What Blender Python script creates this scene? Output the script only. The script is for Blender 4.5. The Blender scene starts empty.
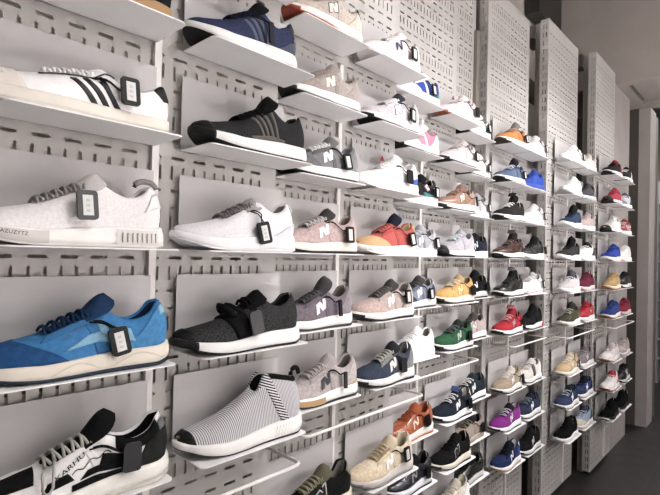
import bpy, bmesh, math, random
from mathutils import Vector, Matrix, noise
random.seed(7)
PI = math.pi
SC = bpy.context.scene
COL = SC.collection
HC = 1.49                                   # eye height

# ------------------------------------------------------------------ helpers
def lin(c):
    return c/12.92 if c <= .04045 else ((c+.055)/1.055)**2.4
def rgb(h):
    return tuple(lin(int(h[i:i+2], 16)/255) for i in (0, 2, 4)) + (1,)

MATS = {}
def mat(hexc, kind='leather', **kw):
    key = (hexc, kind)
    if key in MATS: return MATS[key]
    m = bpy.data.materials.new('%s_%s' % (kind, hexc)); m.use_nodes = True
    nt = m.node_tree; b = nt.nodes['Principled BSDF']
    c = rgb(hexc)
    if kind not in ('metal', 'wall'):
        Lm = .2126*c[0]+.7152*c[1]+.0722*c[2]
        k = .66+.34*min(1, Lm/.7)
        c = tuple((Lm+(x-Lm)*.80)*k for x in c[:3])+(1,)
    rough, scale, amp, bump, bscale = {
        'leather': (.42, 60, .06, .08, 220), 'suede': (.92, 120, .16, .25, 600), 'knit': (.9, 260, .22, .5, 420),
        'rubber': (.55, 40, .05, .04, 160), 'mesh': (.8, 300, .18, .4, 380), 'plastic': (.33, 20, .02, 0, 1),
        'metal': (.5, 14, .025, .015, 300), 'lace': (.85, 500, .12, .3, 700), 'wall': (.85, 5, .05, .03, 80),
        'heather': (.92, 420, .9, .5, 420), 'shiny': (.22, 40, .04, .03, 120)}[kind]
    b.inputs['Roughness'].default_value = rough
    b.inputs['Specular IOR Level'].default_value = {'leather': .3, 'shiny': .5, 'plastic': .2, 'rubber': .25, 'metal': .5}.get(kind, .1)
    tc = nt.nodes.new('ShaderNodeTexCoord')
    n = nt.nodes.new('ShaderNodeTexNoise'); n.inputs['Scale'].default_value = scale; n.inputs['Detail'].default_value = 3
    nt.links.new(tc.outputs['Object'], n.inputs['Vector'])
    r = nt.nodes.new('ShaderNodeValToRGB')
    r.color_ramp.elements[0].position = .3; r.color_ramp.elements[1].position = .7
    if kind in ('knit', 'mesh') and c[1] > .4: amp *= .35
    lo = tuple(x*(1-amp) for x in c[:3]) + (1,)
    hi = tuple(min(1, x*(1+amp)+amp*.01) for x in c[:3]) + (1,)
    r.color_ramp.elements[0].color = lo; r.color_ramp.elements[1].color = hi
    nt.links.new(n.outputs['Fac'], r.inputs['Fac']); nt.links.new(r.outputs['Color'], b.inputs['Base Color'])
    if bump:
        n2 = nt.nodes.new('ShaderNodeTexNoise'); n2.inputs['Scale'].default_value = bscale
        nt.links.new(tc.outputs['Object'], n2.inputs['Vector'])
        bp = nt.nodes.new('ShaderNodeBump'); bp.inputs['Strength'].default_value = bump; bp.inputs['Distance'].default_value = .001
        nt.links.new(n2.outputs['Fac'], bp.inputs['Height']); nt.links.new(bp.outputs['Normal'], b.inputs['Normal'])
    MATS[key] = m
    return m

def stripe_mat(name, ca, cb, scale, direction, thresh=.5, rough=.85):
    """two-colour woven stripes along a direction (object space)"""
    if name in MATS: return MATS[name]
    m = bpy.data.materials.new(name); m.use_nodes = True
    nt = m.node_tree; b = nt.nodes['Principled BSDF']; b.inputs['Roughness'].default_value = rough
    tc = nt.nodes.new('ShaderNodeTexCoord')
    d = nt.nodes.new('ShaderNodeVectorMath'); d.operation = 'DOT_PRODUCT'; d.inputs[1].default_value = direction
    nt.links.new(tc.outputs['Object'], d.inputs[0])
    mul = nt.nodes.new('ShaderNodeMath'); mul.operation = 'MULTIPLY'; mul.inputs[1].default_value = scale
    nt.links.new(d.outputs['Value'], mul.inputs[0])
    fr = nt.nodes.new('ShaderNodeMath'); fr.operation = 'FRACT'; nt.links.new(mul.outputs[0], fr.inputs[0])
    gt = nt.nodes.new('ShaderNodeMath'); gt.operation = 'GREATER_THAN'; gt.inputs[1].default_value = thresh
    nt.links.new(fr.outputs[0], gt.inputs[0])
    mx = nt.nodes.new('ShaderNodeMix'); mx.data_type = 'RGBA'
    mx.inputs['A'].default_value = rgb(ca); mx.inputs['B'].default_value = rgb(cb)
    nt.links.new(gt.outputs[0], mx.inputs['Factor']); nt.links.new(mx.outputs['Result'], b.inputs['Base Color'])
    MATS[name] = m
    return m

def obj(name, bm, material, parent=None, smooth=False, angle=None):
    me = bpy.data.meshes.new(name)
    bmesh.ops.recalc_face_normals(bm, faces=bm.faces[:]) if angle != 'keep' else None
    bm.to_mesh(me); bm.free()
    if smooth:
        for p in me.polygons: p.use_smooth = True
    me.materials.append(material)
    o = bpy.data.objects.new(name, me); COL.objects.link(o)
    if parent: o.parent = parent
    return o
def thing(name, label, cat, loc=(0, 0, 0), rotz=0, group=None):
    o = bpy.data.objects.new(name, None); COL.objects.link(o)
    o.empty_display_size = .02
    o.location = loc; o.rotation_euler = (0, 0, rotz)
    o['label'] = label; o['category'] = cat
    if group: o['group'] = group
    return o
def tag(o, label, cat, group=None):
    o['label'] = label; o['category'] = cat
    if group: o['group'] = group
    return o
def struct(o, label=None):
    o['kind'] = 'structure'
    if label: o['label'] = label
    return o
def bx(bm, x0, x1, y0, y1, z0, z1):
    v = [bm.verts.new(p) for p in ((x0,y0,z0),(x1,y0,z0),(x1,y1,z0),(x0,y1,z0),(x0,y0,z1),(x1,y0,z1),(x1,y1,z1),(x0,y1,z1))]
    for f in ((3,2,1,0),(4,5,6,7),(0,1,5,4),(1,2,6,5),(2,3,7,6),(3,0,4,7)): bm.faces.new([v[i] for i in f])
def box(*a):
    bm = bmesh.new(); bx(bm, *a); return bm
def bevel(bm, w, seg=2):
    bmesh.ops.bevel(bm, geom=bm.edges[:]+bm.verts[:], offset=w, segments=seg, affect='EDGES', profile=.6)
    return bm
def tube(bm, pts, r, seg=6, flat=1.0):
    pts = [Vector(p) for p in pts]
    rings = []
    for i, p in enumerate(pts):
        d = (pts[min(i+1, len(pts)-1)] - pts[max(i-1, 0)]).normalized()
        up = Vector((0, 0, 1)) if abs(d.z) < .9 else Vector((1, 0, 0))
        a = d.cross(up).normalized(); b = a.cross(d)
        rings.append([bm.verts.new(p + a*(r*math.cos(2*PI*k/seg)) + b*(r*flat*math.sin(2*PI*k/seg))) for k in range(seg)])
    for A, B in zip(rings, rings[1:]):
        for k in range(seg): bm.faces.new((A[k], A[(k+1) % seg], B[(k+1) % seg], B[k]))
    bm.faces.new(rings[0]); bm.faces.new(rings[-1][::-1])
def interp(x, xs, ys):
    if x <= xs[0]: return ys[0]
    for i in range(1, len(xs)):
        if x <= xs[i]:
            k = (x-xs[i-1])/(xs[i]-xs[i-1])
            return ys[i-1]+(ys[i]-ys[i-1])*k
    return ys[-1]
def sm(x, a, b):
    k = min(1, max(0, (x-a)/(b-a))); return k*k*(3-2*k)
def smooth_interp(x, xs, ys):                # Catmull-Rom through the table
    n = len(xs)
    if x <= xs[0]: return ys[0]
    if x >= xs[-1]: return ys[-1]
    for i in range(1, n):
        if x <= xs[i]: break
    x0, x1 = xs[i-1], xs[i]; h = x1-x0; k = (x-x0)/h
    def slope(j):
        if j == 0: return (ys[1]-ys[0])/(xs[1]-xs[0])
        if j == n-1: return (ys[-1]-ys[-2])/(xs[-1]-xs[-2])
        return (ys[j+1]-ys[j-1])/(xs[j+1]-xs[j-1])
    m0, m1 = slope(i-1)*h, slope(i)*h
    return (2*k**3-3*k*k+1)*ys[i-1]+(k**3-2*k*k+k)*m0+(-2*k**3+3*k*k)*ys[i]+(k**3-k*k)*m1

# ------------------------------------------------------------------ the sneaker
class Shape:
    """one shoe's form: t runs heel(0) to toe(1); s runs outer welt(0) over the top(.5) to inner welt(1)"""
    def __init__(s, style, L=.275, W=1.0, hs=1.0):
        s.style = style; s.L = L; s.W = W; s.hs = hs
        s.hz, s.fz, s.ts = {'run': (.033, .025, .017), 'boost': (.033, .023, .022), 'cup': (.023, .021, .003),
                            'sock': (.035, .025, .024), 'flat': (.027, .023, .008)}[style]
        k = 1.0
        s.HX = [0, .06, .14, .22, .30, .38, .44]
        s.HY = [.068, .067, .050, .043, .049, .062, .068]
        s.RX = [.34, .42, .50, .60, .70, .80, .88, .94, .98, 1]
        s.RY = [.068, .067, .061, .050, .038, .030, .025, .0185, .010, .002]
        if style == 'boost':
            s.HY = [.066, .066, .052, .046, .054, .068, .070]
            s.RY = [.071, .069, .060, .047, .036, .028, .0225, .017, .009, .002]
        if style == 'cup':
            s.RY = [.062, .061, .056, .048, .040, .034, .030, .0235, .0135, .002]
        if style == 'sock':
            s.HY = [.074, .078, .084, .090, .096, .100, .096]
            s.RY = [.096, .086, .072, .056, .042, .031, .024, .0175, .009, .002]
    def endf(s, t):
        e = 1.0
        if t < .13: e *= max(0, 1-((.13-t)/.13)**2.3)**(1/2.3)
        if t > .80: e *= max(0, 1-((t-.80)/.20)**2.2)**(1/2.1)
        return e
    def wb(s, t):
        return s.W*smooth_interp(t, [0, .12, .3, .45, .60, .72, .85, 1], [.033, .034, .0315, .034, .041, .0445, .0425, .036])*s.endf(t)
    def yc(s, t):
        return .010*sm(t, .45, 1)-.004*math.sin(PI*min(1, t/.9))
    def zb(s, t):
        z = s.ts*max(0, (t-.66)/.34)**2.0
        if t < .1: z += .006*((.1-t)/.1)**2
        return z
    def st(s, t):
        return (s.fz+(s.hz-s.fz)*(1-sm(t, .25, .75)))*(1-(.38 if s.style in ('run', 'boost', 'sock') else .12)*sm(t, .74, 1))
    def zt(s, t): return s.zb(t)+s.st(t)
    def pos(s, t, q):
        """point on the upper"""
        side = -1 if q <= .5 else 1
        a = 2*q if q <= .5 else 2*(1-q)
        w = s.wb(t)*.975; z0 = s.zt(t)-.004
        op = 1-sm(t, .37, .45)
        y = z = y2 = z2 = 0
        if op < 1:
            h = smooth_interp(t, s.RX, s.RY)*s.hs+.004
            th = a*PI/2; c, n = math.cos(th), math.sin(th)
            y = w*max(c, 0)**.72; z = h*n**.92
            k = sm(a, .55, 1)*sm(t, .45, .6)*(1-sm(t, .72, .9))
            z += .002*k
        if op > 0:
            H = smooth_interp(t, s.HX, s.HY)*s.hs+.004
            wt = w*(.80 if s.style != 'sock' else .68)
            if a <= .62:
                b = a/.62
                y2 = w+(wt-w)*b**1.7+.0025*math.sin(PI*b)*min(1, w/.02); z2 = H*b
            else:
                b = (a-.62)/.38
                th = min(.009, wt*.6)
                if b < .3:
                    f = b/.3; y2 = wt-th*f; z2 = H+.004*math.sin(PI*f)
                elif b < .65:
                    f = (b-.3)/.35; y2 = (wt-th); z2 = H+(.012-H)*f
                else:
                    f = (b-.65)/.35; y2 = (wt-th)*(1-f); z2 = .012
        y = y*(1-op)+y2*op; z = z*(1-op)+z2*op
        lean = .010*(max(0, z)/.07)**2*(1-sm(t, 0, .16))-.004*math.sin(PI*min(1, max(0, z)/.07))*(1-sm(t, 0, .1))
        return Vector((-t*s.L+0-lean, side*y+s.yc(t), z0+z))
    def pt(s, t, q, off=0.0):
        p = s.pos(t, q)
        if off == 0: return p
        e = .006
        t0, t1 = max(.004, t-e), min(.996, t+e); q0, q1 = max(.001, q-e), min(.999, q+e)
        du = s.pos(t1, q)-s.pos(t0, q); dv = s.pos(t, q1)-s.pos(t, q0)
        n = dv.cross(du)
        if n.length < 1e-12: n = Vector((0, 0, 1))
        n.normalize()
        if n.dot(p-Vector((p.x, s.yc(t), s.zt(t)+.008))) < 0: n = -n
        return p+n*off

def cosdist(n):
    return [.5-.5*math.cos(PI*i/n) for i in range(n+1)]
def grid_faces(bm, V):
    for A, B in zip(V, V[1:]):
        for k in range(len(A)-1):
            f = (A[k], A[k+1], B[k+1], B[k])
            try: bm.faces.new(f)
            except ValueError: pass

def upper_meshes(S, nt, ns):
    ts = cosdist(nt); ts = [max(.0015, min(.9985, t)) for t in ts]
    half = [.0, .05, .12, .2, .3, .4, .5, .58, .62, .64, .67, .70, .734, .78, .83, .867, .90, .95, 1.0] if ns > 12 else [.0, .12, .3, .5, .62, .67, .734, .867, 1.0]
    qs = [a/2 for a in half]+[1-a/2 for a in half[::-1][1:]]
    bu, bl = bmesh.new(), bmesh.new()
    P = [[S.pos(t, q) for q in qs] for t in ts]
    VU = [[bu.verts.new(p) for p in row] for row in P]; VL = [[bl.verts.new(p) for p in row] for row in P]
    for i in range(nt):
        for k in range(len(qs)-1):
            qm = (qs[k]+qs[k+1])/2; a = 2*min(qm, 1-qm)
            inner = a > .72 and ts[i+1] < .43
            V, b = (VL, bl) if inner else (VU, bu)
            b.faces.new((V[i][k], V[i][k+1], V[i+1][k+1], V[i+1][k]))
    for b in (bu, bl):
        bmesh.ops.delete(b, geom=[v for v in b.verts if not v.link_faces], context='VERTS')
    return bu, bl

def sole_mesh(S, nt, f0, f1, flare, bulge, pad, lift=0.0, tr=None):
    """slab of the sole from fraction f0 to f1 of its stack"""
    ts = cosdist(nt) if tr is None else [tr[0]+(tr[1]-tr[0])*math.sin(PI/2*i/10) for i in range(11)]
    prof = [(f0, -.0035, 1), (f0, 0, 0), (f0+(f1-f0)*.3, bulge*.8, 0), (f0+(f1-f0)*.62, bulge, 0), (f1-(f1-f0)*.08, bulge*.5, 0), (f1, bulge*.3-.0015, 0), (f1, -.004, 0)]
    bm = bmesh.new(); rings = []
    for f, dm, _ in prof:
        Lr, Rr = [], []
        for t in ts:
            w = S.wb(t)
            m = (pad+dm+flare*(1-f)*(1-sm(t, .1, .5)))
            ww = max(w+m*S.endf(max(.004, min(.996, t))), 0)
            # ends pushed out by the margin
            ext = (1-sm(t, 0, .06))*m*.9 - sm(t, .94, 1)*m*.9
            z = S.zb(t)+S.st(t)*f+lift
            x = -t*S.L+ext
            Lr.append((x, -ww+S.yc(t), z)); Rr.append((x, ww+S.yc(t), z))
        rings.append((Lr, Rr))
    VL = [[bm.verts.new(p) for p in r[0]] for r in rings]; VR = [[bm.verts.new(p) for p in r[1]] for r in rings]
    grid_faces(bm, VL); grid_faces(bm, VR)
    for V in (0, -1): grid_faces(bm, [VL[V], VR[V]])
    # heel and toe ends
    for e in (0, -1):
        for j in range(len(prof)-1):
            bm.faces.new((VL[j][e], VR[j][e], VR[j+1][e], VL[j+1][e]))
    bmesh.ops.remove_doubles(bm, verts=bm.verts[:], dist=.0002)
    return bm

def band(S, fa, fb, q0, q1, off, na=8, nb=8, thick=True):
    """raised patch on the upper: t from fa(q) to fb(q) over q0..q1"""
    bm = bmesh.new(); V = []
    for j in range(nb+1):
        q = q0+(q1-q0)*j/nb
        k = j/nb
        a = fa(k) if callable(fa) else fa; b = fb(k) if callable(fb) else fb
        V.append([bm.verts.new(S.pt(max(.003, min(.997, a+(b-a)*i/na)), q, off)) for i in range(na+1)])
    grid_faces(bm, V)
    if thick:
        edge = [e for e in bm.edges if len(e.link_faces) == 1]
        r = bmesh.ops.extrude_edge_only(bm, edges=edge)
        for v in [g for g in r['geom'] if isinstance(g, bmesh.types.BMVert)]:
            # tuck the border into the upper
            c = Vector((v.co.x, S.yc(-v.co.x/S.L), S.zt(min(1, max(0, -v.co.x/S.L)))+.008))
            v.co += (c-v.co).normalized()*(off+.0012)
    return bm

TEXTS = {}
def text_polys(s, bold=0.0):
    key = (s, bold)
    if key not in TEXTS:
        cu = bpy.data.curves.new('lettering', 'FONT'); cu.body = s; cu.size = 1; cu.offset = bold; cu.resolution_u = 2
        o = bpy.data.objects.new('lettering', cu); COL.objects.link(o)
        dg = bpy.context.evaluated_depsgraph_get(); dg.update()
        me = bpy.data.meshes.new_from_object(o.evaluated_get(dg))
        TEXTS[key] = ([tuple(v.co) for v in me.vertices], [tuple(p.vertices) for p in me.polygons])
        bpy.data.objects.remove(o); bpy.data.curves.remove(cu); bpy.data.meshes.remove(me)
    return TEXTS[key]
def lettering(S, s, tL, q0, size, off, shear=.25, bold=0.0, tilt=0.0, qk=None, sub=1, side=0):
    """text wrapped on the side that faces the aisle; tL is the t of its first letter, q0 its baseline"""
    vs, fs = text_polys(s, bold)
    bm = bmesh.new()
    qk = qk or .31/.065
    V = [bm.verts.new(v) for v in vs]
    for f in fs:
        try: bm.faces.new([V[i] for i in f])
        except ValueError: pass
    bmesh.ops.triangulate(bm, faces=bm.faces[:])
    if sub: bmesh.ops.subdivide_edges(bm, edges=bm.edges[:], cuts=sub, use_grid_fill=True)
    ca, sa = math.cos(tilt), math.sin(tilt)
    for v in bm.verts:
        x, y = (v.co.x+shear*v.co.y)*size, v.co.y*size
        x, y = x*ca-y*sa, x*sa+y*ca
        v.co = S.pt(min(.99, max(.01, tL-x/S.L)), min(.49, max(.004, q0+y*qk)), off)
    return bm

def bigN(S, tL, q0, w, h, bar, off, lean=.30, qk=.31/.065, tilt=.22):
    """slanted block letter N as three thick strokes"""
    bm = bmesh.new()
    def quad(p):
        n = 4
        (x0, y0), (x1, y1), (x2, y2), (x3, y3) = p
        V = []
        for j in range(n+1):
            k = j/n; ax, ay = x0+(x3-x0)*k, y0+(y3-y0)*k; bx_, by_ = x1+(x2-x1)*k, y1+(y2-y1)*k
            row = []
            for i in range(3):
                f = i/2; x, y = ax+(bx_-ax)*f, ay+(by_-ay)*f
                X_ = x+lean*y; xr = X_*math.cos(tilt)-y*math.sin(tilt); yr = X_*math.sin(tilt)+y*math.cos(tilt)
                row.append(bm.verts.new(S.pt(tL-xr/S.L, min(.47, max(.005, q0+yr*qk)), off)))
            V.append(row)
        grid_faces(bm, V)
    quad([(0, 0), (bar, 0), (bar, h), (0, h)])
    quad([(w-bar, 0), (w, 0), (w, h), (w-bar, h)])
    quad([(w-bar*1.25, 0), (w-bar*.2, 0), (bar*1.25, h), (bar*.2, h)])
    return bm

def tongue_mesh(S, tip_t, tip_z, w0=.021, w1=.0265):
    base = S.pt(.56, .5, -.003)
    mid = S.pt(.455, .5, -.002)
    tip = Vector((-tip_t*S.L, S.yc(tip_t), tip_z))
    n = 12; rows_t, rows_b = [], []
    bm = bmesh.new()
    for i in range(n+1):
        k = i/n
        c = base*(1-k)**2+mid*2*k*(1-k)+tip*k*k
        d = (mid-base)*(2*(1-k))+(tip-mid)*(2*k); d.normalize()
        nrm = Vector((-d.z, 0, d.x))
        if nrm.z < 0: nrm = -nrm
        w = w0+(w1-w0)*sm(k, .1, .7)
        if k > .70: w *= math.sqrt(max(.0, 1-((k-.70)/.305)**2.4))*.95+.05
        th = .0045+.0035*sm(k, .3, .7)
        if k > .72: th *= math.sqrt(max(.02, 1-((k-.72)/.285)**2))
        rt, rb = [], []
        for j in range(9):
            f = j/8*2-1
            p = c+Vector((0, f*w, 0))-nrm*((.009+.009*sm(k, .3, .8))*f*f)
            edge = 1-abs(f)**4
            rt.append(bm.verts.new(p+nrm*(th*edge+.0004))); rb.append(bm.verts.new(p-nrm*(th*edge+.0004)))
        rows_t.append(rt); rows_b.append(rb)
    grid_faces(bm, rows_t); grid_faces(bm, rows_b)
    for R in (0, -1): grid_faces(bm, [rows_t[R], rows_b[R]])
    for j in (0, -1): grid_faces(bm, [[r[j] for r in rows_t], [r[j] for r in rows_b]])
    return bm

def lace_mesh(S, n, r, seg, loops=True, t0=.44, t1=.655, spread=.155):
    bm = bmesh.new()
    for i in range(n):
        t = t0+(t1-t0)*i/(n-1)
        sp = spread*(1-.25*i/(n-1))
        for sgn in ((1, -1) if i % 2 == 0 else (-1, 1)):
            pts = []
            for j in range(7):
                k = j/6
                q = .5+sgn*sp*(1-2*k)
                tt = t+(.028 if n < 7 else .02)*(k-.5)
                pts.append(S.pt(tt, q, .0035+.0035*math.sin(PI*k)))
            tube(bm, pts, r, seg)
            if seg < 5: break
    if loops:
        c = S.pt(t0-.005, .5, .008)
        for sgn in (-1, 1):
            pts = [c, c+Vector((-.012, sgn*.012, .006)), c+Vector((-.022, sgn*.026, .000)), c+Vector((-.020, sgn*.032, -.010)), c+Vector((-.008, sgn*.022, -.006)), c]
            tube(bm, pts, r*.9, seg)
            tube(bm, [c, c+Vector((-.006, sgn*.016, -.002)), c+Vector((-.012, sgn*.030, -.020)), c+Vector((-.012, sgn*.034, -.034))], r*.9, seg)
    return bm

SHOES = {}
def sneaker(key, spec, loc, rotz, near):
    """builds one sneaker out of its parts; spec holds its form and colours"""
    g = spec.get
    S = Shape(g('style', 'run'), g('L', .272), g('W', .9), g('hs', 1.0))
    root = thing('sneaker', spec['desc']+spec.get('more', ''), 'shoe', loc, rotz, 'sneakers on the display wall')
    um = g('um', 'suede')
    res = (44, 20) if near == 2 else (32, 20) if near == 1 else (24, 10)
    nt, ns = res
    bu, bl = upper_meshes(S, nt, ns)
    U = g('U'); umat = spec['umat']() if 'umat' in spec else mat(U, um)
    obj('upper', bu, umat, root, True)
    obj('collar_lining', bl, mat(g('I', '2a2a2c'), 'mesh'), root, True)
    ff = {'run': .21, 'boost': .14, 'cup': .12, 'sock': .10, 'flat': .16}[S.style]
    flare = {'run': .004, 'boost': .006, 'cup': .0, 'sock': .004, 'flat': 0}[S.style]
    obj('outsole', sole_mesh(S, nt, 0, ff+.02, flare, .0004, .004), mat(g('O', '1c1c1e'), 'rubber'), root, True)
    mid = obj('midsole', sole_mesh(S, nt, ff, 1.0, flare, .0022 if S.style != 'cup' else .0006, .0042), mat(g('M', 'efece8'), 'rubber'), root, True)
    if S.style == 'run':                      # outsole curling up at the toe
        obj('toe_wrap', sole_mesh(S, nt, .0, .78, flare, .0022, .0046, 0, (.925, 1)), mat(g('O', '1c1c1e'), 'rubber'), root, True)
    na = 10 if near else 5
    # overlays
    if g('T'):                                # mudguard round the toe
        tm = mat(g('T'), g('tm', um))
        def fa(k): d = abs(k-.5)*2; return .80-.23*d**1.6
        obj('toe_cap', band(S, fa, .994, .012, .988, .0013, na, na*2), tm, root, True)
    if g('B'):                                # tip bumper
        def fa(k): d = abs(k-.5)*2; return .93-.04*d
        obj('toe_bumper', band(S, fa, .995, .01, .99, .0022, 5, na*2), mat(g('B'), 'rubber'), root, True)
        obj('toe_guard', sole_mesh(S, nt, .0, 1.0, flare, .0026, .0046, 0, (.90, 1)), mat(g('B'), 'rubber'), root, True)
    if g('K'):                                # heel counter
        km = mat(g('K'), g('km', um))
        def fb(k): return .30-.19*k**1.2
        for q0, q1 in ((.012, .30), (.988, .70)):
            obj('heel_counter', band(S, .004, fb, q0, q1, .0013, na, na), km, root, True)
    if g('KT'):                               # heel tab at the collar
        km = mat(g('KT'), 'leather')
        for q0, q1 in ((.19, .315), (.81, .685)):
            obj('heel_tab', band(S, .004, (lambda k: .055+.05*k), q0, q1, .0018, 5, 5), km, root, True)
    if g('E') and near:                       # eyestays
        em = mat(g('E'), g('em', um))
        for sgn in (-1, 1):
            q0, q1 = .5+sgn*.215, .5+sgn*.125
            obj('eyestay', band(S, (lambda k: .395+.015*k), (lambda k: .70-.03*k), q0, q1, .0016, na*2, 4), em, root, True)
    if g('E') and near:
        def fa(k): return .36+.10*k
        def fb(k): return .43+.06*k
        obj('quarter_band', band(S, fa, fb, .012, .29, .0011, 5, na), mat(g('E'), g('em', um)), root, True)
    lc = g('X')
    if S.style != 'sock':
        if g('G') or lc:
            tz = g('tz', .124)
            tg = obj('tongue', tongue_mesh(S, g('tt', .365), tz), mat(g('G', U), g('gm', 'mesh')), root, True)
            if g('GL'):                       # woven label on the tongue
                b = bmesh.new()
                tip = Vector((-(g('tt', .385)+.03)*S.L, S.yc(.3), tz-.008))
                M = Matrix.Translation(tip) @ Matrix.Rotation(-.85, 4, 'Y')
                for z0 in (0,):
                    bx(b, -.012, .012, -.019, .019, .001, .0045)
                b.transform(M)
                lb = obj('tongue_label', b, mat(g('GL'), 'plastic'), tg)
        if lc:
            n = 6 if near else 4
            obj('laces', lace_mesh(S, n, .0024 if near else .0028, 6 if near == 2 else 4, bool(g('bow'))), mat(lc, 'lace'), root, True)
        if near:                              # throat under the laces
            obj('throat', band(S, .42, (lambda k: .68-.03*abs(k-.5)*2), .5-.13, .5+.13, .0009, na, 8, False), mat(g('G', U), 'mesh'), root, True)
    if g('N'):
        x = g('nt', .585)
        if g('NO'):
            obj('letter_outline', bigN(S, x+.012, .062, .046, .039, .0160, .0018), mat(g('NO'), 'leather'), root)
        obj('letter_logo', bigN(S, x, .075, .039, .033, .0125 if not g('thin') else .009, .0025), mat(g('N'), g('nm', 'leather')), root)
    for i in range(g('stripes', 0)):
        tc = g('st0', .40)+.062*i
        c = spec['stc']
        obj('side_stripe', band(S, (lambda k, tc=tc: tc-.055+.105*k), (lambda k, tc=tc: tc-.055+.034+.100*k), .015, .30 if i < 2 else .29, .0016, 5, na), mat(c, 'leather'), root, True)
    if g('accent'):                           # coloured patch at the heel side
        obj('heel_patch', band(S, .03, .17, .02, .12, .0022, 5, 5), mat(g('accent'), 'leather'), root, True)
    if 'sock' == S.style:
        pass
    if g('extra'): g('extra')(S, root, near)
    SHOES[key] = (root, S, spec)
    return root

# ------------------------------------------------------------------ extras of single shoes
def x_shelltoe(S, root, near):
    obj('shell_toe', band(S, (lambda k: .80-.05*(abs(k-.5)*2)**2), .994, .012, .988, .003, 10, 22), mat('e6ddd2', 'rubber'), root, True)
    for i in range(5):
        q0 = .22+.09*i
        obj('shell_rib', band(S, .83, .97, q0, q0+.035, .0042, 8, 3), mat('e2d8cb', 'rubber'), root, True)
    # perforations between the stripes
    b = bmesh.new()
    for gx in range(2):
        for i in range(5):
            k = i/4
            p = S.pt(.385+.062*gx+.105*k, .04+.22*k, .0016)
            bmesh.ops.create_icosphere(b, subdivisions=1, radius=.0011, matrix=Matrix.Translation(p))
    obj('perforations', b, mat('4a4a4a', 'leather'), root)
    b = bmesh.new()
    tube(b, [S.pt(.34+.36*i/14, .33-.02*math.sin(i*.45), .002) for i in range(15)], .0012, 5)
    obj('collar_seam', b, mat('3a3a40', 'leather'), root, True)
def x_blocks(S, root, near):
    for a, b, c in ((.045, .30, 'dcd6d2'), (.64, .92, 'd8d1cc')):
        bm = bmesh.new(); V = []
        for z in (.12, .2, .85, .93):
            row = []
            for i in range(12):
                t = a+(b-a)*i/11
                w = S.wb(t)+.0070+.0055*(1-sm(t, .1, .5))*(1-z)-(.003 if z in (.12, .93) else 0)
                row.append(bm.verts.new((-t*S.L, S.yc(t)-w, S.zb(t)+S.st(t)*z)))
            V.append(row)
        grid_faces(bm, V)
        for r in (V[0], V[-1]):
            pass
        blk = obj('sole_block', bm, mat(c, 'rubber'), root, True)
        if a < .2:
            for i in range(8):
                t = .07+.028*i
                y = S.yc(t)-S.wb(t)-.0110
                z0 = S.zb(t)+S.st(t)*.25
                obj('block_rib', bevel(box(-t*S.L-.0012, -t*S.L+.0012, y-.0012, y+.002, z0, z0+S.st(t)*.5), .0006, 1), mat('cfc8c4', 'rubber'), blk)
        else:
            vs, fs = text_polys('CBABAZUZYTZ')
            bm = bmesh.new(); VV = []
            for v in vs:
                x = v[0]*.0072
                t = .905-x/S.L
                VV.append(bm.verts.new((-t*S.L, S.yc(t)-S.wb(t)-.0072, S.zb(t)+S.st(t)*.55+v[1]*.0072)))
            for f in fs:
                try: bm.faces.new([VV[i] for i in f])
                except ValueError: pass
            obj('block_print', bm, mat('2c2a2a', 'plastic'), blk)
    bm = bmesh.new()
    tube(bm, [(-.012+.02*math.cos(k)-.01, 0, S.zt(0)+.066+.012*math.sin(k)) for k in [PI*i/8 for i in range(9)]], .0022, 5, 2.4)
    obj('pull_loop', bm, mat('8d8786', 'lace'), root, True)
    obj('heel_patch', band(S, .01, (lambda k: .13-.06*k), .17, .27, .002, 6, 5), mat('ece8e6', 'leather'), root, True)
def x_karhu_blue(S, root, near):
    m = mat('7fb6d6', 'suede')
    obj('side_flash', band(S, (lambda k: .33-.02*k), (lambda k: .60-.12*k), .10, .175, .0022, 12, 5), m, root, True)
    obj('side_flash', band(S, (lambda k: .22+.03*k), (lambda k: .29+.05*k), .11, .24, .0024, 5, 8), m, root, True)
    obj('side_flash', band(S, (lambda k: .36+.03*k), (lambda k: .41+.02*k), .15, .25, .0024, 5, 8), m, root, True)
    obj('lettering', lettering(S, 'KARHU', .585, .215, .0135, .0014, .3, .01, .32), mat('2f6ea8', 'leather'), root)
    obj('heel_patch', band(S, .005, .055, .24, .30, .0022, 4, 4), mat('8fc0dc', 'suede'), root, True)
    # moulded waves on the midsole side
    for a, b in ((.05, .34), (.42, .66)):
        bm = bmesh.new(); pts = []
        for i in range(13):
            k = i/12; t = b+(a-b)*k
            pts.append((-t*S.L, S.yc(t)-S.wb(t)-.0062-.003*(1-sm(t, .1, .5))*.4, S.zb(t)+S.st(t)*(.36+.45*math.sin(PI*k)**1.3)))
        tube(bm, pts, .0013, 5)
        obj('midsole_wave', bm, mat('dccfbb', 'rubber'), root, True)
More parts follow.
